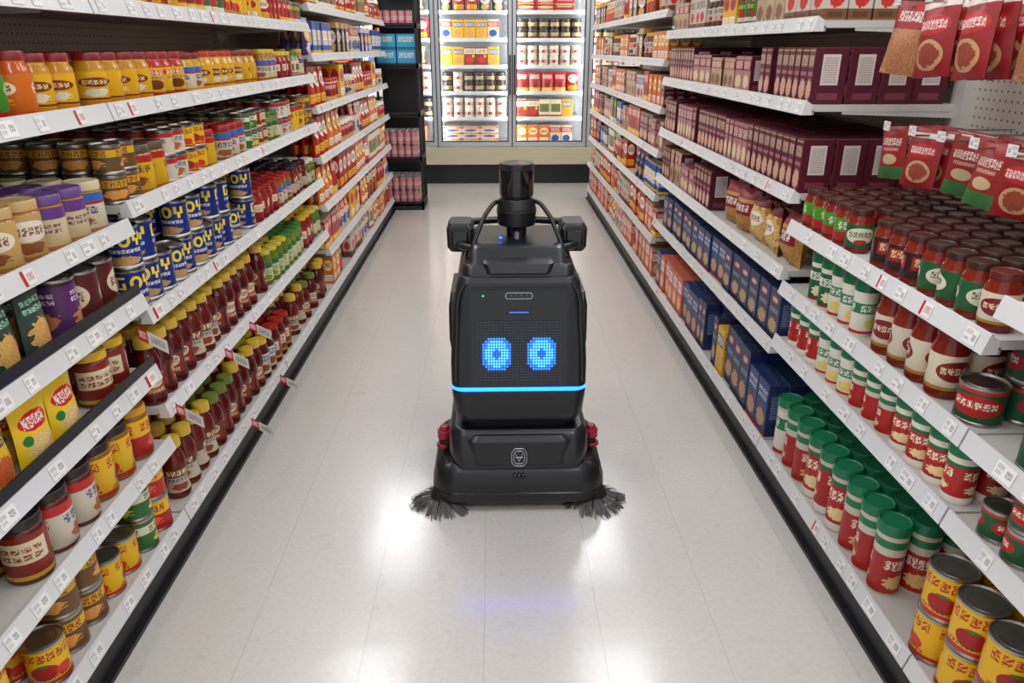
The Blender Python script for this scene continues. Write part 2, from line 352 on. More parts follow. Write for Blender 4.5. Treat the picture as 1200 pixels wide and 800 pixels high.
L['blue2'] = label('blue2', '#1c3568', [('text', .1, .9, .66, .9, '#c8d2e4', 5, 2), ('food', .5, .3, .40, .18, '#b08058', 3), ('rect', 0, 1, 0, .08, '#b03028')])
L['salmon'] = label('salmon', '#cc644e', [('rect', .1, .9, .6, .86, wht), ('text', .14, .86, .64, .82, '#a03020', 6, 1), ('food', .5, .3, .38, .2, '#e0a878', 3)])
L['yelbox'] = label('yelbox', '#e4b014', [('rect', .1, .9, .6, .86, '#1c3a80'), ('text', .14, .86, .64, .82, wht, 6, 1), ('food', .5, .3, .38, .2, '#c89048', 3)])
L['pasta'] = label('pasta', '#c4964a', [('food', .5, .3, .6, .4, '#a87634', 4), ('rect', 0, 1, .78, 1, '#8c1a24'), ('rect', .12, .88, .42, .70, '#8c1a2c'), ('text', .2, .8, .5, .66, wht, 5, 1)])
L['pasta2'] = label('pasta2', '#b0823e', [('food', .5, .4, .6, .5, '#c8a45c', 4), ('rect', 0, 1, .82, 1, '#6c1826'), ('rect', 0, .24, 0, 1, '#7c1c2c'), ('ell', .6, .55, .30, .16, '#f0e4d0'), ('text', .35, .85, .5, .62, '#8c1a2c', 5, 1)])
L['hang_r'] = label('hang_r', '#981a1e', [('rect', 0, 1, .88, .97, '#d8cdc0'), ('ell', .5, .66, .42, .13, '#bc2226'), ('text', .14, .86, .60, .72, '#eadcd2', 8, 1), ('ell', .5, .28, .36, .2, '#c89a70'), ('food', .5, .28, .30, .16, '#8c3a24', 2.5)])
L['hang_g'] = label('hang_g', '#9c2420', [('rect', 0, 1, .0, .24, '#3a7438'), ('ell', .5, .38, .28, .1, '#c8b088'), ('text', .14, .86, .64, .78, '#eadcd2', 8, 1), ('text', .2, .8, .54, .6, '#d8b8a8', 10, 1)])
L['hang_c'] = label('hang_c', '#c4a078', [('food', .5, .3, .7, .5, '#a8704a', 5), ('rect', .0, 1, .62, 1, '#981a1e'), ('text', .15, .85, .72, .86, '#eadcd2', 8, 1)])
for nm, bg, pal in [('a1', '#bc201a', [yel, wht, '#7a1010']), ('a2', '#dc7010', ['#f6e0a0', '#8a2010', wht]), ('a3', '#ded0b2', [red, '#204080', yel]),
                    ('a4', '#1c4c9c', [wht, yel, red]), ('a5', '#7c1c5c', ['#f0c0d8', wht, yel]), ('a6', '#267438', [wht, yel, red]),
                    ('a7', '#ecb818', [red, '#203060', wht]), ('a8', '#844420', ['#f0e0c0', red, yel]), ('a9', '#d04258', [wht, '#7a1030', yel]),
                    ('a10', '#3c2a6c', ['#d8c8f0', yel, wht]), ('a11', '#cdc6b6', ['#7a5030', blk, red]), ('a12', '#ac120e', ['#f8e8d0', blk, yel]),
                    ('a13', '#e2dac8', ['#2c6a9c', '#8a3020', '#c8a050']), ('a14', '#e6dcb8', ['#3c8040', red, '#a06030']), ('a15', '#2a2420', ['#c8a060', wht, red])]:
    L[nm] = auto('pk_'+nm, bg, pal, int(nm[1:]))

# ------------------------------------------------------------------ shelving
RAIL = simple('price_rail_plastic', '#dbdbd9', .3)
SHELF = simple('shelf_enamel', '#c8c6c0', .35)
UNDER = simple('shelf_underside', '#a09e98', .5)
KICK = simple('kick_black', '#101013', .45)
WIRE = simple('wire_black', '#17171a', .4)
def pegmat():
    m, nt, b = newmat('pegboard_enamel'); g = G(nt); s = g.sep(g.gen())
    fy = g.m('SUBTRACT', g.m('FRACT', g.m('MULTIPLY', s[1], 39.4)), .5); fz = g.m('SUBTRACT', g.m('FRACT', g.m('MULTIPLY', s[2], 39.4)), .5)
    d = g.m('LESS_THAN', g.v('LENGTH', g.comb(fy, fz)), .14)
    nt.links.new(g.mix(d, C('#d0c9bb'), C('#6a645a')), b.inputs['Base Color']); b.inputs['Roughness'].default_value = .5
    return m
PEG = pegmat()
TAGS = [label('price_tag_a', '#f4f3ef', [('text', .08, .42, .55, .85, '#9c9c9c', 8, 1), ('text', .08, .38, .2, .45, '#a8a8a8', 10, 1), ('text', .58, .90, .3, .74, '#6a6a6a', 5, 1)]),
        label('price_tag_b', '#f0eee9', [('text', .08, .55, .6, .88, '#9a9a9a', 9, 1), ('rect', .08, .42, .18, .38, '#bcbcba'), ('text', .62, .90, .25, .68, '#686868', 5, 1)]),
        label('price_tag_red', '#f3f1ec', [('rect', 0, .22, 0, 1, '#c8201e'), ('text', .35, .9, .25, .75, '#b06060', 6, 1)])]
XF = .93; XB = 1.42
def gondola(side, secs, top=2.05):
    a = Acc('store_shelving')
    def bx(x0, x1, y0, y1, z0, z1, m):
        xa, xb = sorted((side*x0, side*x1)); a.box(xa, xb, y0, y1, z0, z1, m)
    ya = min(s[0] for s in secs); yb = max(s[1] for s in secs)
    bx(XB, XB+.03, ya, yb, 0, top, PEG)
    bx(XF+.025, XB, ya, yb, 0, .088, KICK)
    bx(XF-.004, XB+.03, ya, yb, .0, .012, KICK)
    bx(XF+.012, XF+.025, ya, yb, .0, .095, KICK)
    for (y0, y1, zs, fences) in secs:
        for yy in (y0, y1-.03):
            bx(XB-.03, XB, yy, yy+.03, 0.088, top, SHELF)
        for z in zs:
            bx(XF+.008, XB, y0+.004, y1-.004, z-.016, z+.004, SHELF)
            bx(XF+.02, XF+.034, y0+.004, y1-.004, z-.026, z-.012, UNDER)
            if z > .2:
                for yy in (y0+.005, y1-.005):
                    a.quad([(side*XB, yy, z-.016), (side*XB, yy, z-.036), (side*(XF+.12), yy, z-.024), (side*(XF+.12), yy, z-.016)], SHELF)
            xo, xi = side*(XF-.004), side*(XF+.008)
            a.quad([(xo, y0+.003, z-.026), (xo, y1-.003, z-.026), (xi, y1-.003, z+.016), (xi, y0+.003, z+.016)], RAIL)
            a.quad([(xi, y0+.003, z+.016), (xi, y1-.003, z+.016), (xi+side*.004, y1-.003, z+.016), (xi+side*.004, y0+.003, z+.016)], RAIL)
            a.quad([(xo, y0+.003, z-.026), (xo, y1-.003, z-.026), (xi+side*.02, y1-.003, z-.026), (xi+side*.02, y0+.003, z-.026)], RAIL)
            a.quad([(xi+side*.004, y0+.003, z+.016), (xi+side*.004, y1-.003, z+.016), (xi+side*.004, y1-.003, z-.026), (xi+side*.004, y0+.003, z-.026)], SHELF)
            a.quad([(xo, y0+.003, z-.026), (xi, y0+.003, z+.016), (xi+side*.02, y0+.003, z+.004), (xi+side*.02, y0+.003, z-.026)], RAIL)
            yy = y0+.03
            while yy < y1-.08:
                w = R.choice((.034, .04, .052)); tm = R.choices(TAGS, (6, 6, 1))[0]
                e = side*.0015
                def pt(y, f): return (xo+(xi-xo)*f-e, y, z-.026+.042*f)
                pts = [pt(yy, .14), pt(yy+w, .14), pt(yy+w, .86), pt(yy, .86)]
                uv = ((0, 0), (1, 0), (1, 1), (0, 1))
                if side > 0: uv = ((1, 0), (0, 0), (0, 1), (1, 1))
                a.quad(pts, tm, uv); yy += w+R.choice((.03, .05, .07, .12))
        for z in fences:
            bx(XF+.009, XF+.014, y0+.01, y1-.01, z+.018, z+.044, WIRE)
    return a.build()

LEFT = [(.2, 1.9, [.12, .37, .595, .80, 1.0, 1.28, 1.52, 1.78], [.595, .80]),
        (1.9, 4.1, [.12, .465, .75, 1.04, 1.28, 1.52, 1.78], []),
        (4.1, 6.9, [.12, .35, .60, .86, 1.12, 1.38, 1.62], [])]
RIGHT = [(.2, 1.28, [.12, .515, .70, .98], []), (1.28, 2.3, [.12, .515, .70, .90], []),
         (2.3, 4.3, [.12, .48, .74, .99, 1.257, 1.49, 1.75], []),
         (4.3, 7.5, [.12, .36, .61, .86, 1.1, 1.35, 1.6], [])]
gondola(-1, LEFT); gondola(1, RIGHT)

def fill(name, side, y0, y1, z, specs, deep=4, xo=.02, miss=.03, maxd=.44, rot=.05):
    a = Acc(name); y = y0+.012; i = 0
    base = z+.0045
    while y < y1-.03:
        p, nf, st = specs[i % len(specs)]; i += 1
        for _ in range(nf):
            if y+p['w'] > y1-.008: y = y1; break
            nd = min(deep, max(1, int(maxd/p['d'])))
            rr_ = R.random()
            skip = 1 if (rr_ < miss*2 and nd > 2) else 0
            push = R.choice((0, 0, .003, .008)) if nd*p['d'] < .4 else 0
            for k in range(skip, nd):
                x = XF+xo+push+p['d']/2+k*(p['d']+.001)
                s = st if not (k == 0 and st > 1 and R.random() < .15) else st-1
                for q in range(s):
                    if p['round']:
                        rz = R.uniform(-.9, .9)+math.pi; j = .0008
                    else: rz = R.uniform(-rot, rot)*.5+(0 if side < 0 else math.pi); j = .0005
                    a.add(p['t'], p['m'], X4(side*x+R.uniform(-j, j), y+p['w']/2+R.uniform(-j, j), base+q*(p['h']+.0008), rz))
            y += p['w']+.0015
        y += .003
    return a.build()

# left products
J1 = [(jar(.038, .13, L['jam_pink'], '#7a1020', '#8c1020'), 2, 1), (jar(.038, .13, L['jam_green'], '#3a1a14', '#a82818'), 2, 1), (jar(.038, .13, L['jam_orange'], '#8a1a10', '#c85a10'), 2, 1)]
CH = [(jar(.038, .125, L['cheese'], '#8a1212', '#c98a18'), 4, 1), (jar(.038, .125, L['cheese2'], '#a01818', '#b83010'), 3, 1), (jar(.038, .12, L['pbwht'], '#7a1818', '#d8a020'), 2, 1), (jar(.038, .125, L['cheese'], '#c03018', '#d8a020'), 4, 1)]
# near part reads dark-red, pink, green, orange along the row
J0 = (jar(.038, .13, L['jam_red'], '#2a1410', '#6a1010'), 2, 1)
fill('jam_jars', -1, .25, 1.9, 1.28, [J0, J1[0], J1[1], J1[2], J0, J1[2], (J0[0], 2, 1), (J1[0][0], 1, 1), (J1[1][0], 1, 1), (J1[2][0], 1, 1), (CH[0][0], 2, 1)], 4, miss=0)
fill('cheese_dip_jars', -1, 1.9, 3.3, 1.28, CH, 4)
fill('spread_jars', -1, 3.3, 4.1, 1.28, [(jar(.036, .13, L['pbwht'], '#d8b020', '#a86a20'), 3, 1), (jar(.036, .12, L['redjar'], '#e0b818', '#8a2010'), 3, 1), (jar(.036, .12, L['a14'], '#2c7a34', '#7a8a20'), 2, 1)], 4)
spice = [(can(.03, .1, L['a1']), 3, 1), (can(.03, .1, L['a6']), 3, 1), (can(.033, .11, L['tomcan']), 4, 1), (can(.03, .09, L['a7']), 3, 1), (can(.03, .1, L['a12']), 4, 1)]
fill('spice_tins', -1, .25, 4.1, 1.52, spice, 2)
fill('soup_cans', -1, 1.9, 4.1, 1.78, [(can(.036, .11, L['redcan']), 4, 1), (can(.036, .11, L['tomcan']), 4, 1)], 1)
pb = [(tub(.041, .125, L['pbtan'], '#7a5a9a', '#a8682c'), 2, 1), (tub(.041, .12, L['pbpurp'], '#6a4a8a', '#b87838'), 2, 1), (tub(.041, .12, L['coffee'], '#3a201c', '#5a2a18'), 2, 1), (tub(.041, .125, L['pbtan'], '#c8a868', '#a8682c'), 2, 1)]
fill('nut_butter_tubs', -1, .25, 1.9, 1.0, [pb[2], pb[0], pb[3], pb[1], (tub(.041, .12, L['pbwht'], '#d8c8a0', '#b87838'), 1, 1)], 4)
tc = [(can(.037, .075, L['mixcan']), 2, 2), (tub(.041, .13, L['pbyel'], '#5a4a30', '#a86828'), 2, 1), (can(.037, .075, L['whitecan']), 2, 2), (can(.037, .075, L['tomcan']), 2, 2), (tub(.038, .12, L['pbyel'], '#a81818', '#a86828'), 2, 1), (tub(.038, .12, L['pbwht'], '#a81818', '#98602c'), 3, 1), (can(.037, .07, L['greencan']), 2, 2), (can(.037, .07, L['chili']), 2, 2), (jar(.036, .12, L['olive'], '#3a7a30', '#6a7020'), 2, 1), (can(.037, .075, L['whitecan']), 3, 2), (can(.035, .12, L['pbyel']), 3, 1)]
fill('canned_dip_assortment', -1, 1.9, 4.1, 1.04, tc, 5)
fill('snack_pouches', -1, .25, 1.55, .80, [(pouch(.1, .155, .05, L['ppouch'], seed=2), 3, 1), (pouch(.1, .15, .05, L['kpouch'], seed=3), 1, 1), (pouch(.1, .155, .05, L['gpouch'], seed=4), 2, 1)], 4, rot=.3)
fill('coffee_tins', -1, 1.56, 1.9, .80, [(can(.045, .14, L['ppouch']), 1, 1), (can(.045, .13, L['coffee']), 3, 1)], 3)
bc = can(.042, .115, L['bluecan'])
fill('blue_bean_cans', -1, 1.9, 3.0, .75, [(bc, 2, 2), (bc, 2, 1), (bc, 3, 2)], 4)
fill('relish_jars', -1, 3.0, 4.1, .75, [(jar(.036, .13, L['redjar'], '#9a1c18', '#8a1c14'), 4, 1), (jar(.036, .13, L['pbwht'], '#b02018', '#8a5a14'), 3, 1), (jar(.036, .14, L['sauce2'], '#201818', '#701810'), 4, 1), (jar(.036, .13, L['olive'], '#d8d0c0', '#6a7020'), 2, 1)], 4)
sb = bottle(.037, .2, L['sauce'], '#d4b038', '#54120c'); sb2 = bottle(.037, .2, L['sauce2'], '#d4b038', '#641c10'); sb3 = bottle(.037, .19, L['sauce'], '#6a7a2c', '#5a120c')
fill('barbecue_sauce_bottles', -1, 1.9, 3.05, .465, [(sb, 4, 1), (sb2, 3, 1), (sb, 3, 1)], 5)
fill('olive_jars', -1, 3.05, 4.1, .465, [(jar(.036, .15, L['olive'], '#d8c040', '#5f7420'), 4, 1), (jar(.036, .15, L['olive'], '#3a7a30', '#6f8028'), 4, 1), (jar(.036, .16, L['redjar'], '#d8b030', '#7a2010'), 3, 1)], 4)
fill('hot_sauce_bottles', -1, 1.95, 4.1, .12, [(sb2, 4, 1), (sb3, 3, 1), (sb, 4, 1), (jar(.04, .17, L['a13'], '#d8b830', '#5a1c10'), 2, 1), (jar(.04, .17, L['chili'], '#a81c18', '#5a1c10'), 3, 1)], 5)
fill('yellow_mix_pouches', -1, .25, 1.62, .595, [(pouch(.115, .15, .05, L['ypouch'], seed=5), 3, 1), (pouch(.11, .145, .05, L['ypouch2'], seed=6), 3, 1)], 4, rot=.25)
fill('chili_sauce_jars', -1, 1.63, 1.9, .595, [(tub(.042, .14, L['chili'], '#e0b020', '#6a2412'), 3, 1)], 4)
fill('chili_jars', -1, .25, 1.9, .37, [(tub(.048, .15, L['tomcan2'], '#2a7a3c', '#6a5010'), 2, 1), (tub(.046, .15, L['chili'], '#2a2422', '#6a2412'), 2, 1), (tub(.046, .15, L['whitecan'], '#2a2422', '#5a2412'), 2, 1), (tub(.046, .15, L['mixcan'], '#2a2422', '#6a5010'), 2, 1), (tub(.048, .155, L['greencan'], '#2a7a3c', '#6a5010'), 2, 1), (tub(.046, .15, L['chili'], '#302624', '#5a2412'), 1, 1), (tub(.046, .15, L['whitecan'], '#302624', '#5a2412'), 2, 1), (tub(.046, .15, L['tomcan'], '#3a2a20', '#8a5a14'), 2, 1), (tub(.046, .15, L['tomcan2'], '#d89a20', '#8a5a14'), 2, 1)], 4)
fill('chili_bean_cans', -1, .86, 1.9, .12, [(can(.043, .105, L['redcan']), 2, 1), (can(.043, .105, L['tomcan']), 3, 2), (can(.043, .1, L['mixcan']), 2, 2), (can(.043, .105, L['tomcan']), 2, 1), (can(.043, .1, L['greencan']), 1, 2), (can(.043, .105, L['tomcan2']), 2, 2)], 4)

def mixfill(name, side, y0, y1, z, keys, kind, h, seed):
    sp = []
    for q, k in enumerate(keys):
        kk = kind[q % len(kind)]
        if kk == 'b': p = box(.06, .1+.02*(q % 3), h*(.85+.15*((q*7) % 3)/2), L[k], None, '#b0a48c')
        elif kk == 'p': p = pouch(.12, h, .045, L[k], seed=seed+q, both=False)
        elif kk == 'c': p = can(.036, min(h, .11), L[k])
        elif kk == 'j': p = jar(.037, min(h, .15), L[k], R.choice(['#b02018', '#e0b020', '#e8e0d0']), '#7a3014')
        elif kk == 't': p = tub(.045, min(h, .13), L[k], R.choice(['#c02018', '#e8e0d0', '#204a90']), '#e0d6c0')
        sp.append((p, R.randint(1, 4), 1))
    return fill(name, side, y0, y1, z, sp, 3, rot=.16)
A = lambda *k: ['a%d' % i for i in k]
mixfill('snack_boxes', -1, 4.1, 6.9, .12, A(2, 8, 11, 3, 14, 2), 'bp', .19, 1)
mixfill('cracker_boxes', -1, 4.1, 6.9, .35, A(1, 3, 7, 5, 2, 8, 13), 'bpb', .19, 2)
mixfill('chip_bags', -1, 4.1, 6.9, .60, A(2, 1, 12, 2, 9, 14), 'ppb', .2, 3)
mixfill('tortilla_bags', -1, 4.1, 6.9, .86, A(12, 2, 1, 3, 11), 'ppt', .2, 4)
mixfill('popcorn_bags', -1, 4.1, 6.9, 1.12, A(12, 1, 7, 11, 3), 'ptb', .2, 5)
mixfill('cookie_boxes', -1, 4.1, 6.9, 1.38, A(10, 4, 15, 3, 10), 'pbb', .18, 6)
mixfill('sauce_jars', -1, 4.1, 6.9, 1.62, A(1, 7, 6, 2, 12), 'jcb', .15, 7)

# right products
burs = box(.1, .055, .165, L['burg'], L['burg_s'], '#5a1226')
pk = box(.07, .09, .13, L['pink'], L['burg_s'], '#8a3a48'); bg_ = box(.07, .09, .12, L['beige'], L['burg_s'], '#a88860')
fill('pasta_side_cartons', 1, 2.3, 4.3, .99, [(burs, 9, 1), (box(.1, .055, .16, L['pink'], L['burg_s'], '#7a2c3c'), 5, 1)], 4, rot=.12)
fill('rice_cartons', 1, 2.3, 4.3, 1.257, [(box(.1, .05, .16, L['burg'], L['burg_s'], '#5a1226'), 9, 1), (pk, 3, 1), (bg_, 4, 1), (pk, 3, 1)], 4, rot=.12)
fill('dinner_kit_boxes', 1, 2.3, 4.3, 1.49, [(box(.07, .1, .14, L['a11'], None, '#b8a890'), 3, 1), (box(.07, .09, .13, L['beige'], None, '#b8a890'), 3, 1), (jar(.037, .13, L['a6'], '#c02018', '#704020'), 3, 1), (box(.06, .1, .13, L['a7'], None, '#c8a840'), 2, 1), (jar(.037, .13, L['a11'], '#e8e0d0', '#402820'), 3, 1)], 3)
fill('pasta_bags', 1, 2.3, 3.25, .74, [(pouch(.15, .17, .085, L['pasta'], True, 7), 1, 1), (pouch(.15, .165, .085, L['pasta2'], True, 9), 2, 1), (pouch(.14, .17, .085, L['pasta'], True, 8), 1, 1)], 4, rot=.6)
fill('macaroni_cartons', 1, 3.25, 4.3, .74, [(box(.1, .055, .17, L['burg'], L['burg_s'], '#5a1226'), 5, 1), (pk, 3, 1), (box(.08, .07, .17, L['beige'], L['burg_s'], '#a88860'), 3, 1)], 4)
bl = box(.055, .105, .175, L['blue'], L['blue_s'], '#16264c'); bl2 = box(.07, .1, .2, L['blue2'], L['blue_s'], '#1a2f5c')
fill('blue_pasta_boxes', 1, 2.3, 4.3, .48, [(bl, 6, 1), (box(.055, .1, .17, L['blue2'], L['blue_s'], '#16264c'), 4, 1)], 5)
fill('lasagna_boxes', 1, 2.3, 4.3, .12, [(bl2, 2, 1), (box(.07, .1, .24, L['blue'], L['blue_s'], '#142340'), 3, 1), (box(.07, .1, .2, L['yelbox'], None, '#d8a820'), 1, 1), (box(.07, .06, .22, L['blue'], L['blue_s'], '#142340'), 5, 1), (box(.07, .1, .2, L['blue2'], L['blue_s'], '#1a3468'), 3, 1), (box(.07, .1, .2, L['salmon'], None, '#c86450'), 5, 1)], 5)
pj = lambda l, lid: jar(.034, .118, L[l], lid, '#7a2010', lidh=.016)
fill('pizza_sauce_jars', 1, 1.3, 2.3, .90, [(pj('ragu', '#5a2018'), 1, 1), (pj('pizza', '#3a2018'), 3, 1), (pj('pizza2', '#44201a'), 3, 1), (pj('pizza', '#44201a'), 2, 1), (pj('pizza3', '#4a2018'), 4, 1)], 6)
fill('tall_sauce_jars', 1, .3, 1.28, .98, [(pj('ragu', '#7a2018'), 3, 1), (pj('pizza', '#c8c0b0'), 2, 1)], 4)
fill('grated_cheese_shakers', 1, 1.80, 2.3, .70, [(shaker(.031, .15, L['parm_w'], '#1a6a44', '#e9e2cf'), 3, 1), (shaker(.031, .15, L['parm_g'], '#1c7048', '#e9e2cf'), 5, 1)], 6)
fill('pasta_sauce_jars', 1, 1.415, 1.80, .70, [(jar(.038, .155, L['ragu'], '#7a2018', '#7e2012'), 2, 1), (jar(.038, .155, L['ragu'], '#7a2018', '#842816'), 2, 1), (jar(.038, .155, L['ragu'], '#c9bba2', '#842816'), 2, 1)], 5, miss=0)
fill('large_tomato_cans', 1, .3, 1.275, .70, [(can(.046, .105, L['gredcan']), 2, 2), (can(.046, .105, L['redcan']), 2, 2)], 4, miss=0)
fill('crushed_tomato_cans', 1, 1.288, 1.415, .70, [(can(.046, .085, L['gredcan']), 1, 2)], 4, miss=0)
fill('parmesan_shakers', 1, 1.285, 2.3, .515, [(shaker(.033, .14, L['parm_r'], '#1e7a50', '#e9e2cf'), 4, 1), (shaker(.033, .14, L['parm_gr'], '#1a6a44', '#e9e2cf'), 3, 1), (shaker(.033, .14, L['parm_w'], '#1e7a50', '#e9e2cf'), 3, 1)], 6)
fill('small_tomato_cans', 1, .3, 1.275, .515, [(can(.036, .07, L['redcan']), 3, 2), (can(.036, .07, L['gredcan']), 3, 2)], 4)
gj = lambda l: shaker(.039, .205, L[l], '#1c7850', '#d8c8b0')
fill('green_lid_cheese_jars', 1, 1.47, 2.29, .12, [(gj('parm_gr'), 3, 1), (gj('parm_r'), 3, 1), (gj('parm_gr'), 2, 1), (gj('parm_w'), 1, 1)], 6, miss=0)
fill('tomato_cans', 1, .4, 1.46, .12, [(can(.05, .12, L['tomcan']), 9, 2)], 4, miss=0)
mixfill('noodle_boxes', 1, 4.3, 7.5, .12, ['salmon', 'salmon', 'a1', 'salmon', 'a3', 'a2'], 'bbp', .19, 11)
mixfill('soup_boxes', 1, 4.3, 7.5, .36, ['a1', 'salmon', 'a12', 'a11', 'a3'], 'bb', .19, 12)
mixfill('rice_bags', 1, 4.3, 7.5, .61, ['a4', 'blue', 'a12', 'a1', 'a11', 'a14'], 'bpb', .19, 13)
mixfill('baking_boxes', 1, 4.3, 7.5, .86, ['pink', 'burg', 'a1', 'beige', 'a4', 'a6'], 'bb', .19, 14)
mixfill('cereal_bars', 1, 4.3, 7.5, 1.1, ['burg', 'a2', 'a1', 'a13', 'beige'], 'bb', .18, 15)
mixfill('tea_boxes', 1, 4.3, 7.5, 1.35, ['a2', 'a11', 'a15', 'a8', 'a3'], 'bjb', .18, 16)
mixfill('coffee_bags', 1, 4.3, 7.5, 1.6, ['a11', 'a8', 'a15', 'a1'], 'bp', .18, 17)

# hanging packets with peg hooks
def hang(name, ys, z, xs, w, h, th, labs, seed):
    a = Acc(name)
    for i, y in enumerate(ys):
        lab = labs[i % len(labs)]; t = t_pouch(w, h, th, True, seed+i)
        x0 = xs[0]
        a.box(x0-.03, XB-.003, y-.0025, y+.0025, z+.0, z+.005, METAL)
        a.box(x0-.035, x0-.03, y-.0025, y+.0025, z, z+.02, METAL)
        a.quad([(x0-.037, y-.017, z+.002), (x0-.037, y+.017, z+.002), (x0-.037, y+.017, z+.026), (x0-.037, y-.017, z+.026)], TAGS[1])
        for x in xs[R.choice((0, 0, 1)):]:
            a.add(t, dict(front=lab), X4(x+R.uniform(-.004, .004), y+R.uniform(-.006, .006), z-h+.012, math.pi+R.uniform(-.1, .5), 1, R.uniform(-.10, .10), R.uniform(-.14, .03)))
    return a.build()
hang('hanging_pepperoni_packs', [1.40+.13*i for i in range(6)], 1.21, [1.10, 1.14, 1.18, 1.22], .10, .14, .028, [L['hang_g'], L['hang_r'], L['hang_g']], 20)
hang('hanging_cracker_bags', [1.32+.15*i for i in range(6)], 1.52, [1.08, 1.13, 1.18, 1.23], .13, .18, .05, [L['hang_r'], L['hang_r'], L['hang_c']], 30)
hang('hanging_crouton_bags', [.60+.16*i for i in range(5)], 1.28, [1.06, 1.12, 1.18], .14, .165, .05, [L['hang_c'], L['pasta2']], 40)

# sale flags
fl = Acc('sale_price_flags'); FT = label('sale_flag', '#f2efe9', [('rect', 0, .34, 0, 1, '#cf1f22'), ('text', .06, .30, .25, .8, '#ffffff', 4, 1), ('text', .45, .92, .25, .75, '#888888', 6, 1)])
for (y, z) in ((1.8, .755), (2.35, .47), (2.62, .47), (1.93, .47), (2.9, .125), (2.5, .125)):
    x0 = -XF+.008; w = .085
    dz = -.03
    for s in (0, .001):
        fl.quad([(x0, y+s, z-.034), (x0+w, y+s-.03, z-.034+dz), (x0+w, y+s-.03, z+dz+.002), (x0, y+s, z+.002)], FT, ((0, 0), (1, 0), (1, 1), (0, 1)))
fl.build()

# green display carton with cans, lower left shelf
dc = Acc('cardboard_display_tray'); GC = S('#1f5a34', .6)
yA, yB = .5, .85; xA, xB2 = -1.3, -.955; zb = .125
dc.box(xA, xB2, yA, yB, zb, zb+.004, GC)
for (p, q, r, s_, hh) in ((xA, xA+.004, yA, yB, .17), (xB2-.004, xB2, yA, yB, .06), (xA, xB2, yA, yA+.004, .13), (xA, xB2, yB-.004, yB, .13)):
    dc.box(p, q, r, s_, zb, zb+hh, GC)
tj = can(.037, .11, L['redcan'])
for i in range(4):
    for j in range(4): dc.add(tj['t'], tj['m'], X4(xB2-.046-i*.079, yA+.046+j*.08, zb+.005, R.uniform(2.5, 3.6)))
dc.build()

# ------------------------------------------------------------------ room
def plane(name, x0, x1, y0, y1, z, mat, th=.05):
    a = Acc(name); a.box(x0, x1, y0, y1, min(z, z+th), max(z, z+th), mat); return a.build()
def floormat():
    m, nt, b = newmat('vinyl_tile_floor'); g = G(nt); P = g.gen(); s = g.sep(P)
    T_ = .3048
    ux = g.m('DIVIDE', g.m('ADD', s[0], .037), T_); uy = g.m('DIVIDE', s[1], T_)
    dx = g.m('ABSOLUTE', g.m('SUBTRACT', g.m('FRACT', ux), .5)); dy = g.m('ABSOLUTE', g.m('SUBTRACT', g.m('FRACT', uy), .5))
    gx = g.m('GREATER_THAN', dx, .4965); gy = g.m('GREATER_THAN', dy, .497)
    wn = nt.nodes.new('ShaderNodeTexWhiteNoise'); wn.noise_dimensions = '2D'
    nt.links.new(g.comb(g.m('FLOOR', ux), g.m('FLOOR', uy)), wn.inputs[0])
    n1 = g.noise(P, 70, 4); n2 = g.noise(P, 2.2, 3); n3 = g.noise(P, 14, 3)
    c = g.mix(g.m('MULTIPLY', g.m('SUBTRACT', n1, .3), 1.4), C('#ccc8c0'), C('#bcb7ae'))
    c = g.mix(g.m('MULTIPLY', wn.outputs[0], .12), c, C('#d5d2cb'))
    c = g.mix(g.m('MULTIPLY', n2, .22), c, C('#b2ada4'))
    sc = g.m('GREATER_THAN', n3, .66); c = g.mix(g.m('MULTIPLY', sc, .15), c, C('#a39b8e'))
    c = g.mix(g.m('MULTIPLY', gx, .36), c, C('#857d70')); c = g.mix(g.m('MULTIPLY', gy, .06), c, C('#857d70'))
    nt.links.new(c, b.inputs['Base Color'])
    mr = nt.nodes.new('ShaderNodeMapRange'); nt.links.new(n2, mr.inputs[0]); mr.inputs[3].default_value = .17; mr.inputs[4].default_value = .30
    nt.links.new(mr.outputs[0], b.inputs['Roughness'])
    bp = nt.nodes.new('ShaderNodeBump'); bp.inputs['Strength'].default_value = .10; bp.inputs['Distance'].default_value = .01
    nt.links.new(g.noise(P, 6, 2), bp.inputs['Height']); nt.links.new(bp.outputs[0], b.inputs['Normal'])
    b.inputs['Coat Weight'].default_value = .6; b.inputs['Coat Roughness'].default_value = .14
    nt.links.new(bp.outputs[0], b.inputs['Coat Normal'])
    return m
plane('floor', -4.5, 4.5, -3, 10.5, 0, floormat(), -.05)
plane('ceiling', -4.5, 4.5, -3, 10.5, 3.5, simple('ceiling_tile', '#dcdcdc', .8))
WALL = simple('wall_paint', '#c9c6c0', .7)
w = Acc('wall_back'); w.box(-4.5, 4.5, 9.4, 9.5, 0, 3.5, WALL); w.build()
LIT = simple('lamp_diffuser', '#ffffff', .5, emit='#f9faff', es=9.8)
HOUS = simple('lamp_housing', '#e0ddd5', .5)
for i, (x, y) in enumerate([(x, y) for x in (-3.1, -1.05, 1.0, 3.05) for y in (-1.0, 1.6, 4.2, 6.8)]):
    a = Acc('ceiling_light'); a.box(x-.31, x+.31, y-.82, y+.82, 3.42, 3.499, HOUS)
    a.quad([(x-.28, y-.79, 3.418), (x+.28, y-.79, 3.418), (x+.28, y+.79, 3.418), (x-.28, y+.79, 3.418)], LIT)
    a.build()
wd = bpy.data.worlds.new('store_ambient'); scene.world = wd; wd.use_nodes = True
wd.node_tree.nodes['Background'].inputs[0].default_value = C('#f3f4f6'); wd.node_tree.nodes['Background'].inputs[1].default_value = .85

